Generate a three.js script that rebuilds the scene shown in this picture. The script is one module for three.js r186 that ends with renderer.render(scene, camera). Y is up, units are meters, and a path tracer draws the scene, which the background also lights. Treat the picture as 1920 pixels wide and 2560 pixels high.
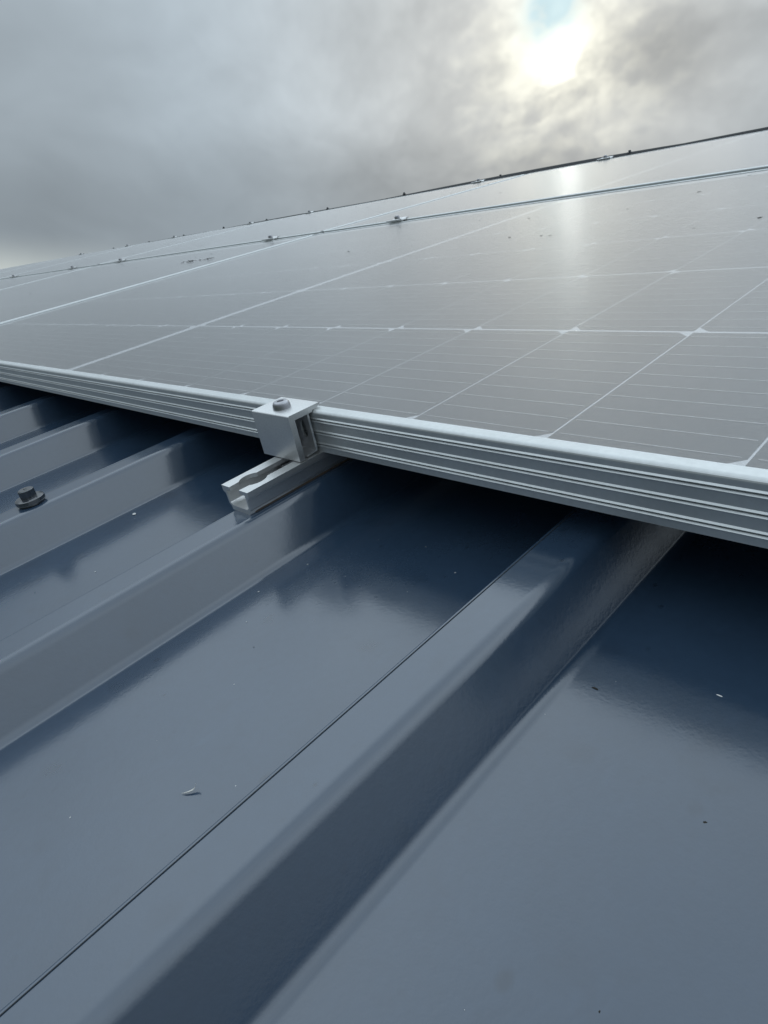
import * as THREE from 'three';
import { mergeGeometries, toCreasedNormals } from 'three/addons/utils/BufferGeometryUtils.js';
import { createNoise2D, createNoise3D } from 'simplex-noise';

// ---------------------------------------------------------------- camera, sky, sun, exposure
const scene = new THREE.Scene();
const camera = new THREE.PerspectiveCamera(76.77, 0.75, 0.01, 2000);
const renderer = new THREE.WebGLRenderer({ antialias: true });
renderer.toneMapping = THREE.LinearToneMapping;
renderer.toneMappingExposure = 0.02;          // the sky below is in bright daylight units
renderer.shadowMap.enabled = true;

const PITCH = THREE.MathUtils.degToRad(15.9);
const SP = Math.sin(PITCH), CP = Math.cos(PITCH);
// roof coordinates: u along the eave, v up the slope, w off the roof -> world
const P = (u, v, w) => new THREE.Vector3(u, v * SP + w * CP, -v * CP + w * SP);
const roofTurn = new THREE.Quaternion().setFromAxisAngle(new THREE.Vector3(1, 0, 0), PITCH);

camera.position.set(0.82124, 0.05944, 0.2714);
camera.up.set(0, 1, 0);
camera.lookAt(camera.position.clone().add(new THREE.Vector3(-0.68262, -0.28443, -0.67315)));
scene.add(camera);

function mulberry(a) { return () => { a |= 0; a = a + 0x6d2b79f5 | 0; let t = Math.imul(a ^ a >>> 15, 1 | a); t = t + Math.imul(t ^ t >>> 7, 61 | t) ^ t; return ((t ^ t >>> 14) >>> 0) / 4294967296; }; }
const rad = THREE.MathUtils.degToRad;
const dirOf = (az, el) => [Math.cos(rad(el)) * Math.cos(rad(az)), Math.sin(rad(el)), Math.cos(rad(el)) * Math.sin(rad(az))];
const smooth = (a, b, x) => { const t = Math.min(1, Math.max(0, (x - a) / (b - a))); return t * t * (3 - 2 * t); };
const SUN = dirOf(-122.2, 18.4);

// overcast sky: brighter to the zenith, sun behind thin cloud, a small gap of blue above it
function makeSky() {
  const W = 2048, H = 1024, data = new Float32Array(W * H * 4);
  const n3 = createNoise3D(mulberry(11)), n3b = createNoise3D(mulberry(23));
  const fbm = (f, x, y, z, o) => { let a = 0.5, s = 0, t = 0; for (let i = 0; i < o; i++) { s += a * f(x, y, z); t += a; a *= 0.52; x *= 2.03; y *= 2.03; z *= 2.03; } return s / t; };
  const ang = (d, az, el, sx, sy, tilt = 0) => {            // soft patch round a direction, sizes in degrees
    let a = d[0] - az; a = (a + 540) % 360 - 180; a *= Math.cos(rad(el)); let b = d[1] - el;
    const c = Math.cos(rad(tilt)), s = Math.sin(rad(tilt)), p = (a * c + b * s) / sx, q = (-a * s + b * c) / sy;
    return Math.exp(-(p * p + q * q) / 2);
  };
  for (let r = 0; r < H; r++) {
    const el = ((r + 0.5) / H - 0.5) * 180, y = Math.sin(rad(el)), ce = Math.cos(rad(el));
    for (let c = 0; c < W; c++) {
      const az = ((c + 0.5) / W - 0.5) * 360, x = ce * Math.cos(rad(az)), z = ce * Math.sin(rad(az));
      let R, G, B;
      if (el < -3) { R = 0.22; G = 0.235; B = 0.245; }
      else {
        const h = Math.max(0, y), k = 1 / (h + 0.42);
        let px = x * k, pz = z * k;
        const wx = fbm(n3b, px * 1.1, 1.7, pz * 1.1, 3), wz = fbm(n3b, px * 1.1 + 9, 5.1, pz * 1.1, 3);
        px += 0.22 * wx; pz += 0.22 * wz;
        const big = fbm(n3, px * 1.25, 0.3, pz * 1.25, 5), fine = fbm(n3, x * 7 + 0.5 * wx, y * 11 + 0.6 * wz, z * 7, 6);
        const wisp = fbm(n3b, x * 24 + fine, y * 30 + wx, z * 24 + fine, 4);
        const ca = x * SUN[0] + y * SUN[1] + z * SUN[2], a = Math.acos(Math.min(1, ca)) * 57.2958;
        const near = Math.exp(-a * a / (2 * 15 * 15));
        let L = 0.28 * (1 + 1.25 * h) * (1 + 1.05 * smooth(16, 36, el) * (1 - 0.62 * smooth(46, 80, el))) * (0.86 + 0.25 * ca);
        L *= 1 + 0.18 * big + (0.05 + 0.25 * near) * fine + 0.10 * near * wisp;
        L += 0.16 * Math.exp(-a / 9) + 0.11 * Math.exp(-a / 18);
        const D = [az, el];
        L *= 1 + 0.20 * ang(D, -147, 15.5, 8, 3.2, 8) + 0.17 * ang(D, -138, 15, 6, 3, 0) - 0.13 * ang(D, -158, 8.5, 12, 2.6, 0) - 0.18 * ang(D, -134, 11, 7, 1.8, 4)
          - 0.2 * ang(D, -114.6, 17.6, 2.4, 2.6, 30) + 0.16 * ang(D, -110, 14, 5, 1.6, 25) + 0.14 * ang(D, -121, 14, 5, 2, 0) - 0.1 * ang(D, -137, 22, 6, 2, 0) - 0.1 * ang(D, -119, 12, 4, .8, 5);
        const edge = 1 + 0.6 * fine + 0.45 * wisp;
        const core = Math.pow(ang(D, -122.0, 18.2, 0.46, 0.58, 8), 1 / Math.max(0.5, edge)), halo = Math.exp(-Math.pow(a / (4.6 * Math.max(0.5, edge)), 2));
        const veil = Math.exp(-Math.pow(a / (2.5 * Math.max(0.55, 1 + 0.5 * fine + 0.6 * wisp)), 2));
        const gap = Math.min(0.7, 1.0 * ang(D, -122.9, 20.8, 1.1, 1.35, -15) * Math.max(0, 0.75 + 1.1 * fine + 0.9 * wisp));
        const cool = smooth(2, 30, a);
        R = L * (0.985 - 0.135 * cool); G = L * (1.0 - 0.01 * cool); B = L * (0.975 + 0.125 * cool);
        R += 0.30 * halo + 0.38 * veil + 6.0 * core; G += 0.275 * halo + 0.37 * veil + 5.9 * core; B += 0.16 * halo + 0.31 * veil + 5.5 * core;
        R = R * (1 - gap) + gap * 0.44; G = G * (1 - gap) + gap * 0.70; B = B * (1 - gap) + gap * 0.82;
        const low = smooth(6.5, 1.5, el) * Math.min(1, 0.15 * smooth(-0.2, 0.5, fbm(n3, x * 2.2, 7, z * 2.2, 3)) + ang(D, -168, 3, 9, 6));
        R += 0.42 * low; G += 0.43 * low; B += 0.36 * low;
        if (el < 0) { const t = smooth(0, -3, el); R += (0.22 - R) * t; G += (0.235 - G) * t; B += (0.245 - B) * t; }
      }
      const i = (r * W + c) * 4; data[i] = R * 50; data[i + 1] = G * 50; data[i + 2] = B * 50; data[i + 3] = 1;
    }
  }
  const t = new THREE.DataTexture(data, W, H, THREE.RGBAFormat, THREE.FloatType);
  t.mapping = THREE.EquirectangularReflectionMapping; t.magFilter = t.minFilter = THREE.LinearFilter; t.wrapS = THREE.RepeatWrapping; t.needsUpdate = true;
  return t;
}
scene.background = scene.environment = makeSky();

const sun = new THREE.DirectionalLight(new THREE.Color(1, 0.94, 0.84), 0.5);
sun.name = 'sun'; sun.position.set(SUN[0] * 60, SUN[1] * 60, SUN[2] * 60); sun.shadow.radius = 45; sun.castShadow = true;
sun.shadow.camera.left = sun.shadow.camera.bottom = -12; sun.shadow.camera.right = sun.shadow.camera.top = 12; sun.shadow.camera.far = 150; sun.shadow.mapSize.set(4096, 4096);
scene.add(sun, sun.target);

// ---------------------------------------------------------------- helpers
const taken = {};
function numbered(n) { const k = taken[n] = (taken[n] ?? -1) + 1; return k ? n + '_' + String(k).padStart(3, '0') : n; }
function thing(name, label, category, [u, v, w], group) {
  const o = new THREE.Group(); o.name = numbered(name); o.position.copy(P(u, v, w)); o.quaternion.copy(roofTurn);
  o.userData = { label, category }; if (group) o.userData.group = group;
  scene.add(o); return o;
}
function part(parent, name, geo, mat, kind) {
  const m = new THREE.Mesh(geo, mat); m.name = name; m.castShadow = m.receiveShadow = true; if (kind) m.userData.kind = kind;
  parent.add(m); return m;
}
function relabel(o, label, group) { o.userData = { ...o.userData, label }; if (group) o.userData.group = group; return o; }
function copyOf(o, base, [u, v, w], label) { const c = o.clone(); c.name = numbered(base); c.position.copy(P(u, v, w)); scene.add(c); return relabel(c, label); }
const shapeOf = (pts) => new THREE.Shape(pts.map(([a, b]) => new THREE.Vector2(a, b)));
const ex = (pts, depth, seg = 1) => new THREE.ExtrudeGeometry(pts instanceof THREE.Shape ? pts : shapeOf(pts), { depth, bevelEnabled: false, steps: seg, curveSegments: 20 });
const prismU = (pts, u0, u1, crease = 0.5) => toCreasedNormals(ex(pts, u1 - u0).rotateY(Math.PI / 2).translate(u0, 0, 0), crease);    // outline in (v, w)
const prismV = (pts, v0, v1, crease = 0.5) => toCreasedNormals(ex(pts, v1 - v0).translate(0, 0, -v1), crease);                      // outline in (u, w)
const prismW = (pts, w0, w1, crease = 0.5) => toCreasedNormals(ex(pts, w1 - w0).rotateX(-Math.PI / 2).translate(0, w0, 0), crease);  // outline in (u, v)
const merge = (list) => mergeGeometries(list.map((g) => { const n = g.index ? g.toNonIndexed() : g; for (const k of Object.keys(n.attributes)) if (!['position', 'normal', 'uv'].includes(k)) n.deleteAttribute(k); return n; }));
// rounds the corners of an outline: points are [a, b, radius?]
function rounded(pts, closed = true, seg = 6) {
  const out = [], n = pts.length;
  pts.forEach((p, i) => {
    const r = p[2]; if (!r || (!closed && (i === 0 || i === n - 1))) { out.push([p[0], p[1]]); return; }
    const q = pts[(i - 1 + n) % n], s = pts[(i + 1) % n];
    const A = new THREE.Vector2(q[0] - p[0], q[1] - p[1]), B = new THREE.Vector2(s[0] - p[0], s[1] - p[1]), la = A.length(), lb = B.length(); A.divideScalar(la); B.divideScalar(lb);
    const half = Math.acos(Math.min(1, Math.max(-1, A.dot(B)))) / 2, t = Math.min(r / Math.tan(half), la * 0.49, lb * 0.49), rr = t * Math.tan(half);
    const mid = A.clone().add(B).normalize().multiplyScalar(rr / Math.sin(half)), cx = p[0] + mid.x, cy = p[1] + mid.y;
    const a0 = Math.atan2(p[1] + A.y * t - cy, p[0] + A.x * t - cx); let a1 = Math.atan2(p[1] + B.y * t - cy, p[0] + B.x * t - cx);
    while (a1 - a0 > Math.PI) a1 -= 2 * Math.PI; while (a1 - a0 < -Math.PI) a1 += 2 * Math.PI;
    for (let k = 0; k <= seg; k++) { const a = a0 + (a1 - a0) * k / seg; out.push([cx + rr * Math.cos(a), cy + rr * Math.sin(a)]); }
  });
  return out;
}

// ---------------------------------------------------------------- textures
function tileNoise(size, seed, build) {           // build(n, i, j) -> [r, g, b] 0..255, n(fx, octaves, offset) is tileable noise
  const nz = createNoise3D(mulberry(seed)), nz2 = createNoise3D(mulberry(seed + 7));
  const data = new Uint8Array(size * size * 4);
  for (let j = 0; j < size; j++) for (let i = 0; i < size; i++) {
    const n = (cells, oct = 1, off = 0, sy = 1) => {
      let s = 0, a = 1, t = 0, f = cells;
      for (let o = 0; o < oct; o++) {
        const fx = i / size * f, fy = j / size * f * sy, ty = f * sy, bx = i / size, by = j / size;
        // cross-fade the two ends so that the tile repeats without a seam
        const v00 = nz(fx, fy, off + o), v10 = nz(fx - f, fy, off + o), v01 = nz2(fx, fy - ty, off + o) * 0 + nz(fx, fy - ty, off + o), v11 = nz(fx - f, fy - ty, off + o);
        const sx = smooth(0.9, 1, bx), syy = smooth(0.9, 1, by);
        s += a * ((v00 * (1 - sx) + v10 * sx) * (1 - syy) + (v01 * (1 - sx) + v11 * sx) * syy); t += a; a *= 0.5; f *= 2;
      }
      return s / t;
    };
    const [r, g, b] = build(n, i, j), k = (j * size + i) * 4;
    data[k] = Math.max(0, Math.min(255, r)); data[k + 1] = Math.max(0, Math.min(255, g)); data[k + 2] = Math.max(0, Math.min(255, b)); data[k + 3] = 255;
  }
  const t = new THREE.DataTexture(data, size, size); t.wrapS = t.wrapT = THREE.RepeatWrapping; t.magFilter = THREE.LinearFilter; t.minFilter = THREE.LinearMipmapLinearFilter; t.generateMipmaps = true; t.needsUpdate = true;
  return t;
}
const tiled = (t, metres, srgb) => { const c = t.clone(); c.repeat.set(1 / metres, 1 / metres); if (srgb) c.colorSpace = THREE.SRGBColorSpace; c.needsUpdate = true; return c; };

// painted sheet: faint blotches, water marks and small dark specks of dirt
const dots = mulberry(5), spots = Array.from({ length: 46 }, () => [dots() * 1024, dots() * 1024, 1.2 + 4.5 * Math.pow(dots(), 3), 0.35 + 0.65 * dots()]);
const paintMap = tileNoise(1024, 3, (n, i, j) => {
  let v = 232 + 10 * n(5, 4) + 5 * n(60, 2, 9);
  const stain = smooth(0.35, 0.8, n(9, 3, 21)); v -= 14 * stain; v += 9 * smooth(0.45, 0.75, n(16, 4, 44, 0.5)) - 8 * smooth(0.5, 0.8, n(30, 3, 52));
  for (const [x, y, r, s] of spots) { const d = Math.hypot(i - x, (j - y) * 0.7) + 1.2 * n(40, 1, 31); if (d < r * 1.6) v -= 40 * s * smooth(r * 1.6, r * 0.4, d); }
  return [v * 0.985, v * 0.99, v];
});
const paintRough = tileNoise(512, 8, (n) => { const v = 128 + 34 * n(6, 4) + 22 * smooth(0.2, 0.8, n(14, 3, 5)); return [v, v, v]; });
const peel = tileNoise(512, 13, (n) => { const v = 128 + 70 * n(48, 2) + 40 * n(150, 1, 4); return [v, v, v]; });
// rolled solar glass: small dimples drawn out along the rolling direction
const dimples = tileNoise(1024, 17, (n, i, j) => { const v = 128 + 45 * n(110, 2, 0, 1.0) + 60 * n(24, 2, 6, 2.6) + 18 * Math.sin(i / 1024 * Math.PI * 2 * 150) * Math.sin(j / 1024 * Math.PI * 2 * 150); return [v, v, v]; });
const grime = tileNoise(512, 29, (n) => { const a = 236 + 14 * n(4, 5) + 9 * n(40, 2, 3); return [a, a * 0.995, a * 0.985]; });
const film = tileNoise(512, 53, (n) => { const a = 243 + 6 * n(5, 5) + 6 * n(70, 2, 3); return [a, a * 0.998, a * 0.992]; });
// dust and dried rain on the glass: fine grains and faint runs
const dust = tileNoise(1024, 59, (n) => { const a = 243 + 5 * n(5, 4) + 12 * n(150, 2, 3) + 7 * n(60, 2, 8, 2.2); return [a, a, a]; });
const brushed = tileNoise(512, 37, (n) => { const v = 128 + 50 * n(3, 2, 1, 40) + 30 * n(30, 3, 8); return [v, v, v]; });

// ---------------------------------------------------------------- materials
const lin = (r, g, b) => new THREE.Color().setRGB(r, g, b);
const M = {
  sheet: new THREE.MeshPhysicalMaterial({ name: 'painted steel', color: lin(0.043, 0.080, 0.134), roughness: 0.34, roughnessMap: tiled(paintRough, 0.45), map: tiled(paintMap, 0.42, true), ior: 2.1, bumpMap: tiled(peel, 0.16), bumpScale: 0.000035 }),
  lapEdge: new THREE.MeshStandardMaterial({ name: 'cut sheet edge', color: lin(0.03, 0.035, 0.04), roughness: 0.6 }),
  frame: new THREE.MeshPhysicalMaterial({ name: 'anodised frame', color: lin(0.80, 0.83, 0.84), metalness: 0.78, roughness: 0.44, map: tiled(film, 0.3, true), bumpMap: tiled(brushed, 0.12), bumpScale: 0.00001 }),
  alu: new THREE.MeshPhysicalMaterial({ name: 'mill aluminium', color: lin(0.93, 0.94, 0.95), metalness: 0.9, roughness: 0.4, map: tiled(film, 0.13, true), bumpMap: tiled(brushed, 0.05), bumpScale: 0.00003 }),
  steel: new THREE.MeshPhysicalMaterial({ name: 'stainless bolt', color: lin(0.58, 0.59, 0.64), metalness: 1, roughness: 0.3, map: tiled(grime, 0.03, true) }),
  dark: new THREE.MeshStandardMaterial({ name: 'dark socket', color: lin(0.03, 0.03, 0.035), roughness: 0.5, metalness: 0.6 }),
  glass: new THREE.MeshPhysicalMaterial({ name: 'textured solar glass', color: lin(0.97, 0.97, 0.97), map: tiled(dust, 0.3, true), transmission: 0.94, thickness: 0, roughness: 0.2, ior: 1.75, bumpMap: tiled(dimples, 0.22), bumpScale: 0.0003 }),
  cell: new THREE.MeshStandardMaterial({ name: 'silicon cell', color: lin(0.032, 0.032, 0.037), roughness: 0.55 }),
  wire: new THREE.MeshStandardMaterial({ name: 'tinned wire', color: lin(0.75, 0.75, 0.75), roughness: 0.5 }),
  backsheet: new THREE.MeshStandardMaterial({ name: 'white backsheet', color: lin(0.78, 0.80, 0.82), roughness: 0.7 }),
  rubber: new THREE.MeshStandardMaterial({ name: 'foam sealing strip', color: lin(0.10, 0.075, 0.055), roughness: 0.95 }),
  black: new THREE.MeshPhysicalMaterial({ name: 'dark lacquer', color: lin(0.025, 0.032, 0.042), roughness: 0.22, ior: 2.3 }),
  cap: new THREE.MeshPhysicalMaterial({ name: 'dark flashing', color: lin(0.02, 0.022, 0.025), roughness: 0.6 }),
  ring: new THREE.MeshStandardMaterial({ name: 'bare washer rim', color: lin(0.35, 0.36, 0.37), roughness: 0.4, metalness: 0.9 }),
  leaf: new THREE.MeshStandardMaterial({ name: 'dead leaf bits', color: lin(0.03, 0.027, 0.022), roughness: 0.9 }),
  chip: new THREE.MeshStandardMaterial({ name: 'white chips', color: lin(0.8, 0.8, 0.78), roughness: 0.6 }),
  shaving: new THREE.MeshStandardMaterial({ name: 'bare shaving', color: lin(0.82, 0.81, 0.76), roughness: 0.35, metalness: 0.4 }),
  ground: new THREE.MeshStandardMaterial({ name: 'field', color: lin(0.07, 0.085, 0.045), roughness: 1, map: tiled(grime, 25, true) }),
};

// ---------------------------------------------------------------- ground and roof
{
  const g = new THREE.Mesh(new THREE.CircleGeometry(900, 64).rotateX(-Math.PI / 2), M.ground); g.name = 'ground'; g.userData = { kind: 'structure', label: 'flat field far below the roof' }; g.position.set(0, -4.2, 0); g.receiveShadow = true; scene.add(g);
}
const RT = -0.0465, PAN = -0.0755, RIBP = 0.201, RIB0 = 0.6555;                  // rib tops, pans, rib spacing, left top corner of the nearest rib
const V0 = -1.6, V1 = 2.47;
const roof = new THREE.Group(); roof.name = 'roof'; roof.quaternion.copy(roofTurn); roof.userData = { kind: 'structure', label: 'blue grey trapezoidal steel sheet roof' }; scene.add(roof);
const ribOutline = (u0) => [[u0 - 0.019, PAN, 0.004], [u0, RT, 0.0022], [u0 + 0.0245, RT, 0.0085], [u0 + 0.0435, PAN, 0.0065]];
const canNoise = createNoise2D(mulberry(101));
function sheetGeometry(pts, lift) {
  const seg = 56, pos = [], nor = [], uv = [], idx = []; let len = 0;
  const ns = pts.map((p, i) => { const a = pts[Math.max(0, i - 1)], b = pts[Math.min(pts.length - 1, i + 1)], d = new THREE.Vector2(b[0] - a[0], b[1] - a[1]).normalize(); return [-d.y, d.x]; });
  pts.forEach((p, i) => {
    if (i) len += Math.hypot(p[0] - pts[i - 1][0], p[1] - pts[i - 1][1]);
    for (let k = 0; k <= seg; k++) { const v = V0 + (V1 - V0) * k / seg; const q = Math.abs(p[1] - PAN) < 1e-6 ? smooth(0.004, 0.03, ((p[0] - RIB0 - 0.045) % RIBP + RIBP) % RIBP) * smooth(0.004, 0.03, RIBP - 0.066 - ((p[0] - RIB0 - 0.045) % RIBP + RIBP) % RIBP) : 0;
      if (q) { const e = 0.004, h = (a, b) => 0.0004 * canNoise(a * 5, b * 3.4) + 0.00012 * canNoise(a * 14 + 5, b * 9), c = h(p[0], v), n = new THREE.Vector3(-(h(p[0] + e, v) - c) / e * q, 1, (h(p[0], v + e) - c) / e * q).normalize(); pos.push(p[0], p[1] + c * q, -v); nor.push(n.x, n.y, n.z); }   // pans are never quite flat
      else { pos.push(p[0] + ns[i][0] * lift, p[1] + ns[i][1] * lift, -v); nor.push(ns[i][0], ns[i][1], 0); }
      uv.push(pts[0][0] + len, v); }
  });
  for (let i = 0; i < pts.length - 1; i++) for (let k = 0; k < seg; k++) { const a = i * (seg + 1) + k, b = a + seg + 1; idx.push(a, b, a + 1, b, b + 1, a + 1); }
  const g = new THREE.BufferGeometry(); g.setAttribute('position', new THREE.Float32BufferAttribute(pos, 3)); g.setAttribute('normal', new THREE.Float32BufferAttribute(nor, 3)); g.setAttribute('uv', new THREE.Float32BufferAttribute(uv, 2)); g.setIndex(idx);
  return g;
}
// sheets of five ribs; each laps over the left flank of the next sheet's first rib, so its cut edge shows as a dark line along that rib
for (let s = -2; s <= 9; s++) {
  const first = RIB0 - RIBP * 5 * s - RIBP * 5, pts = [], ctr = [];
  ctr.push([first - 0.024, PAN]);
  for (let k = 0; k < 5; k++) ctr.push(...ribOutline(first + RIBP * k));
  ctr.push([first + RIBP * 5 - 0.019, PAN, 0.004], [first + RIBP * 5, RT, 0.0012], [first + RIBP * 5 + 0.0014, RT]);
  // split long flats so that smooth normals stay flat
  const r = rounded(ctr, false, 7);
  r.forEach((p, i) => { pts.push(p); const q = r[i + 1]; if (q && Math.hypot(q[0] - p[0], q[1] - p[1]) > 0.008) { const d = Math.hypot(q[0] - p[0], q[1] - p[1]); const ts = [0.0006 / d, 1 - 0.0006 / d]; if (d > 0.1) for (let k = 1; k < 16; k++) ts.push(k / 16); ts.sort((a, b) => a - b); for (const t of ts) pts.push([p[0] + (q[0] - p[0]) * t, p[1] + (q[1] - p[1]) * t]); } });
  // the lapping end rides 1.1 mm over the sheet beneath
  const cut = first + RIBP * 5 - 0.06, lifted = pts.map((p) => { const t = smooth(cut, cut + 0.04, p[0]); return p[0] > cut ? [p[0] - 0.0002 * t, p[1] + 0.00024 * t] : p; });
  const sh = part(roof, 'roof_sheet', sheetGeometry(lifted, 0), M.sheet);
  const e = lifted[lifted.length - 1];
  part(sh, 'lap_edge', prismV([[e[0] - 0.0002, e[1] - 0.0002], [e[0] + 0.0001, e[1] - 0.0002], [e[0] + 0.0001, e[1] + 0.00005], [e[0] - 0.0002, e[1] + 0.00005]], V0, V1), M.lapEdge);
}
// ridge cap: overlapping lengths of folded flashing, each a little bowed
{
  const cap = thing('ridge_cap', 'dark folded ridge flashing along the roof top behind the panels', 'ridge cap', [0, 2.46, RT]);
  const bow = [[0.006, 0.5], [0.007, 0.42], [0.0035, 0.6], [0.0045, 0.5], [0.003, 0.5], [0.002, 0.5], [0.001, 0.5]];
  for (let k = 0; k < 7; k++) {
    const a = 1.35 - 1.62 * k, b = a - 1.66, g = []; const N = 16, prof = [[-0.075, 0.004], [-0.06, 0.0075], [-0.004, 0.0495, 0], [0.006, 0.0515], [0.02, 0.049], [0.12, -0.02]];
    const pos = [], idx = [], uv = [], m = prof.length;
    for (let i = 0; i <= N; i++) { const t = i / N, u = a + (b - a) * t, s = Math.sin(Math.PI * Math.pow(t, Math.log(0.5) / Math.log(bow[k][1]))) * bow[k][0] - 0.0006 * (k % 2); prof.forEach((p, j) => { pos.push(u, p[1] + s * smooth(-0.06, -0.004, p[0]) - 0.0022 * Math.max(0, -0.6 - u), -p[0]); uv.push(u, p[0]); }); }
    for (let i = 0; i < N; i++) for (let j = 0; j < m - 1; j++) { const q = i * m + j; idx.push(q, q + 1, q + m, q + 1, q + m + 1, q + m); }
    const ge = new THREE.BufferGeometry(); ge.setAttribute('position', new THREE.Float32BufferAttribute(pos, 3)); ge.setAttribute('uv', new THREE.Float32BufferAttribute(uv, 2)); ge.setIndex(idx); ge.computeVertexNormals();
    part(cap, 'flashing_length', ge, M.cap);
  }
}

// ---------------------------------------------------------------- solar panels
const PW = 1.74, PH = 1.16, GAP = 0.02, PU = 0.0917, PV = 0.1836, CG = 0.0072, RV = 0.0095;
function frameOutline() {                                      // outline in (inward distance, w); beads and grooves on the outer face
  const out = [[0, -0.029]];
  for (const c of [-0.0232, -0.0142, -0.0052]) {
    const bead = (m) => out.push([0, m - 0.0005], [-0.0008, m - 0.00025], [-0.00085, m - 0.0001], [0, m + 0.0006]);   // small ledge with a sloped upper face
    bead(c - 0.0010); out.push([0.0010, c - 0.0003], [0.0010, c + 0.0003]); bead(c + 0.0010);
  }
  for (let k = 0; k <= 6; k++) { const a = Math.PI - Math.PI / 2 * k / 6; out.push([0.0026 + 0.0026 * Math.cos(a), -0.0014 + 0.0026 * Math.sin(a)]); }
  out.push([0.0090, 0.0012], [0.0096, 0.0007], [0.0096, -0.005], [0.0022, -0.005], [0.0022, -0.0272], [0.026, -0.0272], [0.026, -0.029]);
  return out;
}
const frameLong = prismU(frameOutline(), -PW / 2, PW / 2, 0.3);                                   // front rail, outer face at v = 0
const frameBack = frameLong.clone().rotateY(Math.PI).translate(0, 0, -PH);
const frameSide = prismU(frameOutline(), 0.0135, PH - 0.0135, 0.3).rotateY(Math.PI / 2).translate(PW / 2, 0, 0);
const frameSideL = frameSide.clone().rotateY(Math.PI).translate(0, 0, -PH);
const gap = 0.00062, rowGap = 0.0017, ch = 0.0082;
function cellOutline(chamferRight) {                           // half cell with two cut corners, centred
  const a = PU / 2 - gap, b = PV / 2 - rowGap;
  const p = [[-a, -b], [a - ch, -b], [a, -b + ch], [a, b - ch], [a - ch, b], [-a, b]];
  return chamferRight ? p : p.map(([x, y]) => [-x, y]).reverse();
}
const cellGeo = [true, false].map((c) => prismW(cellOutline(c), -0.0013, -0.0009, 0.1));
const cellMats = [0, 1, 2].map((i) => { const m = M.cell.clone(); m.color.multiplyScalar([0.94, 1, 1.07][i]); return m; });
const plate = (w, h, y, uvScale = 1) => { const g = new THREE.PlaneGeometry(w, h).rotateX(-Math.PI / 2).translate(0, y, -h / 2); const uv = g.attributes.uv; for (let i = 0; i < uv.count; i++) uv.setXY(i, uv.getX(i) * w, uv.getY(i) * h); return g; };
const cellSpots = [];
for (let r = 0; r < 6; r++) for (const s of [-1, 1]) for (let i = 0; i < 9; i++) cellSpots.push([s * (CG + PU * (i + 0.5)), RV + PV * (r + 0.5), r % 2]);
const wiresGeo = (() => {
  const list = [], rnd = mulberry(77);
  for (const [u, v] of cellSpots) for (let k = 0; k < 10; k++) {
    const y = v - PV / 2 + rowGap + (k + 0.5) * (PV - 2 * rowGap) / 10, l = PU - 2 * gap - 0.0035 - 0.002 * rnd(), bx = new THREE.BoxGeometry(l, 0.0002, 0.00036); bx.translate(u + 0.0005 * (rnd() - 0.5), -0.00072, -y); list.push(bx);
    for (let s = 0; s < 6; s++) { if (rnd() < 0.3) continue; const pb = new THREE.BoxGeometry(0.0012 + 0.0008 * rnd(), 0.00022, 0.0007); pb.translate(u + (s - 2.5) * PU / 6.4 + 0.002 * (rnd() - 0.5), -0.0007, -y); list.push(pb); }
  }
  return merge(list);
})();
const otherCells = merge(cellSpots.map(([u, v, r]) => cellGeo[r].clone().translate(u, 0, -v)));
function panel(u, row, detailed, label) {
  const o = thing('solar_panel', label, 'solar panel', [u, row ? PH + GAP : 0, row ? 0.0035 : 0], 'solar panels in two rows up the roof');
  for (const g of [frameLong, frameBack, frameSide, frameSideL]) part(o, 'frame_rail', g, M.frame);
  part(o, 'backsheet', plate(PW - 0.02, PH - 0.02, -0.00105).translate(0, 0, -0.01), M.backsheet);
  if (detailed) { const rnd = mulberry(41); for (const [a, b, r] of cellSpots) part(o, 'cell', cellGeo[r], cellMats[Math.floor(rnd() * 3)]).position.set(a, 0, -b); part(o, 'busbar_wires', wiresGeo, M.wire, 'stuff'); }
  else part(o, 'cells', otherCells, M.cell, 'stuff');
  part(o, 'glass', plate(PW - 0.012, PH - 0.012, 0).translate(0, 0, -0.006), M.glass);
  return o;
}
const PITCHU = PW + GAP;
panel(0, 0, true, 'nearest solar panel, its front frame held by the silver clamp');
panel(-PITCHU, 0, false, 'front row solar panel left of the nearest one, twig scraps on it');
panel(-2 * PITCHU, 0, false, 'front row solar panel at the left edge of the picture');
panel(0, 1, false, 'back row solar panel with the bright sun glare, right below the ridge');
panel(-PITCHU, 1, false, 'back row solar panel left of the one with the sun glare');
panel(-2 * PITCHU, 1, false, 'third solar panel from the right in the back row');
panel(-3 * PITCHU, 1, false, 'fourth solar panel from the right in the back row');
panel(-4 * PITCHU, 1, false, 'fifth solar panel from the right in the back row');
panel(-5 * PITCHU, 1, false, 'farthest solar panel of the back row at the left ridge end');

// ---------------------------------------------------------------- rail and clamp in front
const RAILU = 0.4624, RH = 0.0175;                              // the rail stands on the rib, its top meets the frame
function railShape(len, holes) {
  const base = RAILU;
  const half = rounded([[-0.0103, 0], [0.0103, 0, 0.0006], [0.0107, 0.0026, 0.0004], [0.0126, 0.0042, 0.0006], [0.0130, 0.0118, 0.0004], [0.0146, 0.0128, 0.0004], [0.0154, 0.0134], [0.0154, 0.0146], [0.0112, 0.0146], [0.0108, 0.0052, 0.001], [0.0082, 0.0034, 0.0008], [-0.0082, 0.0034, 0.0008], [-0.0108, 0.0052, 0.001], [-0.0112, 0.0146], [-0.0154, 0.0146], [-0.0154, 0.0134], [-0.0146, 0.0128, 0.0004], [-0.0130, 0.0118, 0.0004], [-0.0126, 0.0042, 0.0006], [-0.0107, 0.0026, 0.0004]], true, 3);
  return prismV(half, 0, len, 0.35);
}
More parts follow.
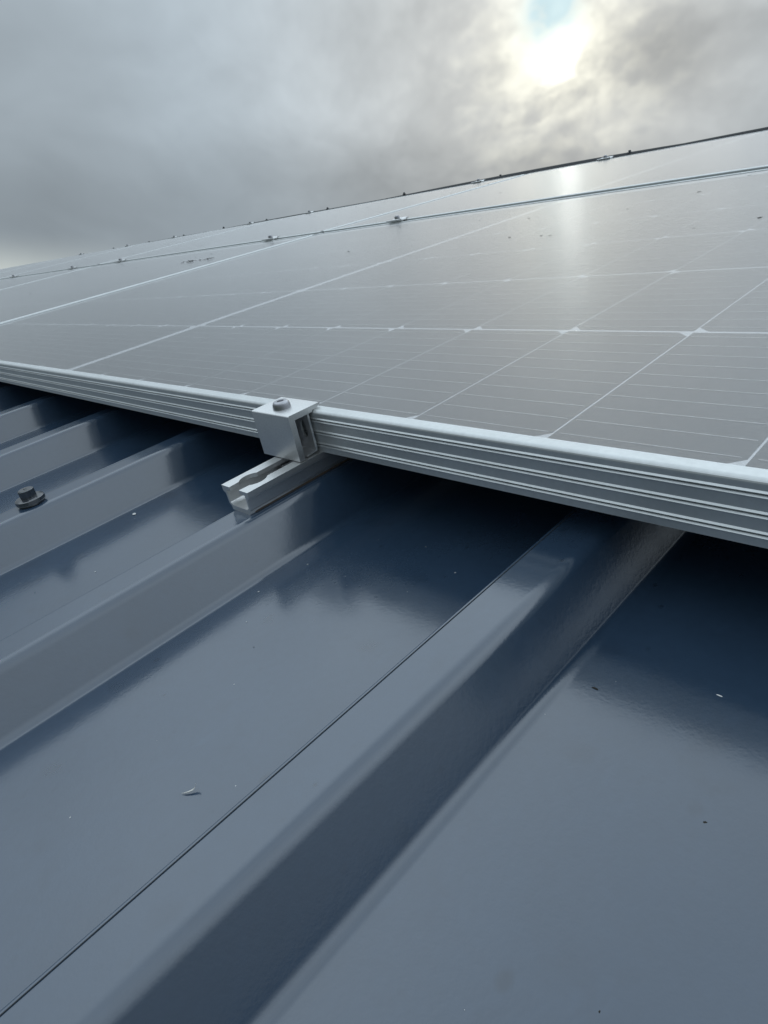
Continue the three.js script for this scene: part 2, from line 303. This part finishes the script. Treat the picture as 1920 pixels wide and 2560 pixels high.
function flange(side, len, holes) {                             // one lip of the channel, bitten by round key holes
  const s = new THREE.Shape(), o = 0.01545, i = 0.0058, X = (x) => x * side;
  s.moveTo(X(o), 0); s.lineTo(X(o), len); s.lineTo(X(i), len);
  for (const h of [...holes].reverse()) { const r = 0.0098, c = h; const a = Math.acos((i + 0.0004) / r); for (let k = 0; k <= 14; k++) { const t = a - 2 * a * k / 14; s.lineTo(X(Math.max(i, r * Math.cos(t))), c + r * Math.sin(t)); } }
  s.lineTo(X(i), 0); s.closePath();
  return prismW(s, 0.0146, RH, 0.4);
}
const RL = 0.36;
const rail = thing('mounting_rail', 'short silver slotted rail lying on the rib under the nearest panel', 'mounting rail', [RAILU, -0.0652, RT]);
part(rail, 'channel', railShape(RL, []), M.alu);
for (const s of [1, -1]) part(rail, 'flange', flange(s, RL, [0.0155, 0.105, 0.2]), M.alu);
{
  const rnd = mulberry(8), list = [];
  // strip of foam squeezed out under the rail
  const pts = []; for (let k = 0; k <= 60; k++) pts.push([0.0104 + 0.0012 * rnd() * (k > 6 ? 1 : 0.2), RL * k / 60 + 0.004]); for (let k = 60; k >= 0; k--) pts.push([-0.0104 - 0.0012 * rnd() * (k > 6 ? 1 : 0.2), RL * k / 60 + 0.004]);
  part(rail, 'sealing_strip', prismW(pts, -0.0001, 0.0014, 0.2).translate(0, -0.0002, 0), M.rubber);
}
function socketBolt(parent, r, h, y) {
  const prof = [[0.0042 * r / 0.0065, h], [0.0046 * r / 0.0065, h]]; const pts = [];
  for (let k = 0; k <= 10; k++) { const t = k / 10 * Math.PI / 2; pts.push([0.62 * r + 0.38 * r * Math.sin(t), h * 0.18 + h * 0.82 * Math.cos(t)]); }
  const head = [[0.4 * r, h * 0.35], [0.4 * r, h * 0.97], [0.45 * r, h], ...pts, [r, 0], [0, 0]].map(([a, b]) => new THREE.Vector2(a, b));
  const b = part(parent, 'bolt', toCreasedNormals(new THREE.LatheGeometry(head, 40).translate(0, y, 0), 0.6), M.steel);
  part(b, 'hex_socket', new THREE.CylinderGeometry(0.4 * r, 0.4 * r, 0.0006, 6).translate(0, y + h * 0.36, 0), M.dark);  // flat dark disc as the floor of the hex recess
  return b;
}
{
  const c = thing('end_clamp', 'chunky silver end clamp with a round socket bolt gripping the nearest panel frame', 'clamp', [0.4557, -0.0195, -0.029]);
  const top = 0.0335, o = 0.029;                                // heights above the rail; o = frame plane
  const prof = rounded([[0, 0.0005, 0.0004], [0, top, 0.0012], [0.0276, top, 0.0006], [0.0276, top - 0.0012, 0.0004], [0.0228, top - 0.003, 0.0004], [0.0205, top - 0.003, 0.0004], [0.0195, top - 0.0042, 0.0004], [0.0046, top - 0.0042, 0.0006], [0.0046, 0.0005, 0.0004]], true, 4);
  part(c, 'clamp_body', prismU(prof, -0.0212, 0.0212, 0.35), M.alu);
  // inner leg standing against the frame, its foot bent forward, with a tapped hole
  const leg = new THREE.Shape(rounded([[-0.0200, 0.0035, 0.001], [0.0196, 0.0035, 0.001], [0.0196, 0.0291, 0.001], [-0.02, 0.0291, 0.001]], true, 4).map(([x, y]) => new THREE.Vector2(x, y)));
  const hole = new THREE.Path(); hole.absellipse(0.012, 0.0175, 0.0034, 0.0062, 0, Math.PI * 2); leg.holes.push(hole);
  part(c, 'inner_leg', new THREE.ExtrudeGeometry(leg, { depth: 0.0016, bevelEnabled: false, curveSegments: 20 }).translate(0, 0, -0.0178), M.alu);
  part(c, 'leg_foot', prismU(rounded([[0.0162, 0.0036], [0.0178, 0.0036], [0.0176, 0.0016, 0.001], [0.0080, 0.0008], [0.0080, 0.0018], [0.0160, 0.0028, 0.001]], true, 3), -0.0195, 0.0192), M.alu);
  const bolt = new THREE.Group(); bolt.name = 'bolt_set'; bolt.position.set(0.0004, 0, -0.0112); c.add(bolt);
  socketBolt(bolt, 0.0062, 0.0052, top);
  part(bolt, 'shank', new THREE.CylinderGeometry(0.0038, 0.0038, 0.040, 20).translate(0, top - 0.020, 0), M.steel);
  part(bolt, 'spring', (() => { const pts = []; for (let k = 0; k <= 90; k++) { const a = k / 90 * Math.PI * 10; pts.push(new THREE.Vector3(Math.cos(a) * 0.0052, 0.003 + 0.024 * k / 90, Math.sin(a) * 0.0052)); } return new THREE.TubeGeometry(new THREE.CatmullRomCurve3(pts), 180, 0.0006, 6); })(), M.steel);
  part(c, 'slot_nut', merge([new THREE.BoxGeometry(0.0108, 0.005, 0.02).translate(0.0067, -0.0062, -0.007), new THREE.BoxGeometry(0.018, 0.004, 0.02).translate(0.0067, -0.0100, -0.007)]), M.steel);
}

// ---------------------------------------------------------------- clamps between the rows and along the ridge edge
function midClamp(label, pos) {
  const c = thing('mid_clamp', label, 'clamp', pos, 'silver clamps along the seams of the panels');
  part(c, 'clamp_plate', prismU(rounded([[-0.021, 0.0046, 0.001], [-0.0205, 0.0072, 0.0012], [-0.0105, 0.0068, 0.001], [-0.008, 0.0034, 0.001], [0.008, 0.0034, 0.001], [0.0105, 0.0068, 0.001], [0.0205, 0.0072, 0.0012], [0.021, 0.0046, 0.001], [0.0095, 0.0042], [0.0085, -0.012], [0.0065, -0.012], [0.0065, 0.0008, 0.001], [-0.0065, 0.0008, 0.001], [-0.0065, -0.012], [-0.0085, -0.012], [-0.0095, 0.0042]], true, 3), -0.024, 0.024), M.alu);
  const b = part(c, 'bolt', toCreasedNormals(new THREE.LatheGeometry([[0, 0.0155], [0.0035, 0.0155], [0.0066, 0.0138], [0.0075, 0.0105], [0.0075, 0.0036], [0, 0.0036]].map(([x, y]) => new THREE.Vector2(x, y)), 28), 0.6), M.steel);
  part(b, 'washer', new THREE.CylinderGeometry(0.0078, 0.0078, 0.0016, 28).translate(0, 0.0044, 0), M.alu);
  return c;
}
const ribAt = (k) => RIB0 - RIBP * (k + 1) + 0.010;           // middle of the rib that carries clamp k (rib 0 carries the front clamp)
const clampRibs = [5, 8, 14, 17, 22, 26, 31];
const ordinal = ['first', 'second', 'third', 'fourth', 'fifth', 'sixth', 'seventh', 'eighth', 'ninth', 'tenth', 'eleventh'];
clampRibs.slice(0, 5).forEach((k, i) => midClamp(`small silver clamp with dark bolt between the panel rows, ${ordinal[i]} from the right`, [ribAt(k), PH + GAP / 2, 0.002]));
clampRibs.forEach((k, i) => midClamp(`small silver clamp on the top edge below the ridge, ${ordinal[i]} from the right`, [ribAt(k), 2 * PH + GAP + 0.008, 0.0036]));

// ---------------------------------------------------------------- roofing screws
function roofScrew(label, pos, big) {
  const s = thing('roofing_screw', label, 'screw', pos, 'dark roofing screws');
  const r = big ? 1.12 : 0.9;
  part(s, 'sealing_ring', toCreasedNormals(new THREE.LatheGeometry([[0, 0], [0.0087, 0], [0.0092, 0.0007], [0.0090, 0.0018], [0, 0.0018]].map(([x, y]) => new THREE.Vector2(x * r, y * r)), 48), 0.6), M.black);
  part(s, 'washer_rim', new THREE.CylinderGeometry(0.0101 * r, 0.0101 * r, 0.0004 * r, 48).translate(0, 0.002 * r, 0), M.ring);
  const w = part(s, 'washer', toCreasedNormals(new THREE.LatheGeometry([[0, 0.0022], [0.0100, 0.0022], [0.0102, 0.0026], [0.0099, 0.0046], [0.0094, 0.005], [0.0052, 0.0056], [0, 0.0056]].map(([x, y]) => new THREE.Vector2(x * r, y * r)), 48), 0.6), M.black);
  const star = []; for (let k = 0; k < 72; k++) { const a = k / 72 * Math.PI * 2; const q = (0.0053 + 0.00022 * Math.cos(a * 12)) * r; star.push([q * Math.cos(a), q * Math.sin(a)]); }
  const head = part(s, 'head', prismW(star, 0.0056 * r, 0.0110 * r, 0.5), M.black);
  part(head, 'chamfered_top', new THREE.CylinderGeometry(0.0046 * r, 0.0051 * r, 0.0005, 48).translate(0, 0.01125 * r, 0), M.black);
  const mark = part(head, 'embossed_mark', merge([new THREE.BoxGeometry(0.0036, 0.0003, 0.0005).translate(0, 0, 0.0008), new THREE.BoxGeometry(0.0022, 0.0003, 0.0005).translate(0.0002, 0, -0.0007)]).translate(0, 0.0116 * r, 0), M.cap);
  return s;
}
const scr = roofScrew('dark screw with a broad washer on the rib at the left picture edge', [0.2622, -0.1385, RT], true);
const ridgeU = [0.02, -0.5, -1.106, -1.706, -2.32, -2.93, -3.45, -4.02, -4.6, -5.3, -6.0];
ridgeU.forEach((u, i) => { const low = 0.0022 * Math.max(0, -0.6 - u); roofScrew(`small black screw head on the ridge flashing, ${ordinal[i]} from the right`, [u, 2.463, 0.0052 - low + 0.002 * ((i * 7) % 3 === 0)], false); });

// ---------------------------------------------------------------- litter
{
  // curled shaving
  const s = thing('metal_shaving', 'pale curled metal shaving lying on the flat pan at lower left', 'shaving', [0.6068, -0.1996, PAN]);
  const c = new THREE.CatmullRomCurve3([[-0.0042, 0.0003, 0.0005], [-0.0024, 0.0006, 0.0006], [-0.0004, 0.0009, 0.0004], [0.0012, 0.0013, -0.0001], [0.0022, 0.0023, -0.0008], [0.0025, 0.0032, -0.0011]].map((p) => new THREE.Vector3(...p)));
  const N = 24, pos = [], idx = [], wdt = [0.0002, 0.0007, 0.0011, 0.0014, 0.0011, 0.0008];
  for (let i = 0; i <= N; i++) { const t = i / N, q = c.getPoint(t), f = t * 5, a = wdt[Math.floor(f)], b = wdt[Math.min(5, Math.floor(f) + 1)], w = a + (b - a) * (f % 1); for (const [dy, dz] of [[0, 1], [0.25, 0], [0, -1], [-0.25, 0]]) pos.push(q.x, q.y + dy * w * 0.7 + 0.0002, q.z + dz * w * 0.5); }
  for (let i = 0; i < N; i++) for (let k = 0; k < 4; k++) { const a = i * 4 + k, b = i * 4 + (k + 1) % 4; idx.push(a, a + 4, b, b, a + 4, b + 4); }
  idx.push(0, 1, 2, 0, 2, 3, N * 4, N * 4 + 2, N * 4 + 1, N * 4, N * 4 + 3, N * 4 + 2);
  const g = new THREE.BufferGeometry(); g.setAttribute('position', new THREE.Float32BufferAttribute(pos, 3)); g.setIndex(idx); g.computeVertexNormals();
  part(s, 'curl', g, M.shaving); s.rotateY(0.75);
  const chip = thing('white_chip', 'single flat white chip on the pan left of the mounting rail', 'chip', [0.31, -0.082, PAN]);
  part(chip, 'flake', new THREE.IcosahedronGeometry(0.002, 2).scale(1, 0.25, 0.75).translate(0, 0.0005, 0), M.chip);
}
function scatter(name, label, category, n, seed, spotAt, mat, size, flat) {
  const rnd = mulberry(seed), g = new THREE.IcosahedronGeometry(1, 1); { const q = g.attributes.position, k = createNoise3D(mulberry(seed + 3)); for (let i = 0; i < q.count; i++) { const f = 1 + 0.55 * k(q.getX(i) * 1.3, q.getY(i) * 1.3, q.getZ(i) * 1.3); q.setXYZ(i, q.getX(i) * f, q.getY(i) * f, q.getZ(i) * f); } g.computeVertexNormals(); }
  const m = new THREE.InstancedMesh(g, mat, n), d = new THREE.Object3D();
  for (let i = 0; i < n; i++) { const [u, v, w] = spotAt(rnd), [a, b] = size(rnd); d.position.set(u, w + b * flat, -v); d.rotation.set(0, rnd() * Math.PI, 0); d.scale.set(a, b * flat, b); d.updateMatrix(); m.setMatrixAt(i, d.matrix); }
  m.name = name; m.quaternion.copy(roofTurn); m.userData = { label, category, kind: 'stuff' }; m.castShadow = true; scene.add(m); return m;
}
const panSpot = (rnd) => { const k = Math.floor(rnd() * 4) - 1, u = RIB0 - RIBP * k + 0.046 + rnd() * 0.13; return [u, -0.42 + rnd() * 0.42, PAN]; };
scatter('white_flecks', 'fine white flecks of swarf scattered over the roof pans', 'flecks', 110, 61, panSpot, M.chip, (r) => { const s = 0.00009 + 0.00028 * Math.pow(r(), 4); return [s * (1 + 2.5 * r() * r()), s]; }, 0.35);
scatter('dark_flecks', 'dark specks of dirt scattered over the roof pans', 'flecks', 14, 67, panSpot, M.leaf, (r) => { const s = 0.0002 + 0.0005 * Math.pow(r(), 3); return [s * (1 + 1.5 * r()), s]; }, 0.25);
scatter('leaf_bits', 'dark bits of dead leaf scattered over the panel glass', 'leaf bits', 70, 71, (r) => { const b = r() < 0.3; return [0.75 - 3.6 * Math.pow(r(), 1.2), b ? 1.2 + r() * 1.1 : 0.35 + 0.78 * Math.sqrt(r()), b ? 0.0038 : 0.0003]; }, M.leaf, (r) => { const s = 0.0008 + 0.0022 * Math.pow(r(), 2); return [s * (1 + 2.4 * r()), s]; }, 0.12);
{
  // knot of dry twigs on the second panel
  const t = thing('twig_scraps', 'tangle of thin dry twig scraps on the panel left of the nearest', 'twigs', [-1.13, 0.86, 0.0004]);
  const rnd = mulberry(91);
  for (let i = 0; i < 9; i++) {
    const x = -0.09 + 0.022 * i + 0.01 * rnd(), pts = []; let a = rnd() * 6;
    for (let k = 0; k < 5; k++) { pts.push(new THREE.Vector3(x + 0.016 * Math.cos(a) * (k / 4), 0.0012 + 0.0035 * Math.sin(k / 4 * Math.PI) * rnd(), 0.02 * Math.sin(a) * (k / 4) + 0.01 * (rnd() - 0.5))); a += 1.1 * (rnd() - 0.3); }
    part(t, 'twig', new THREE.TubeGeometry(new THREE.CatmullRomCurve3(pts), 14, 0.0005, 5), M.leaf);
  }
}
renderer.render(scene, camera);
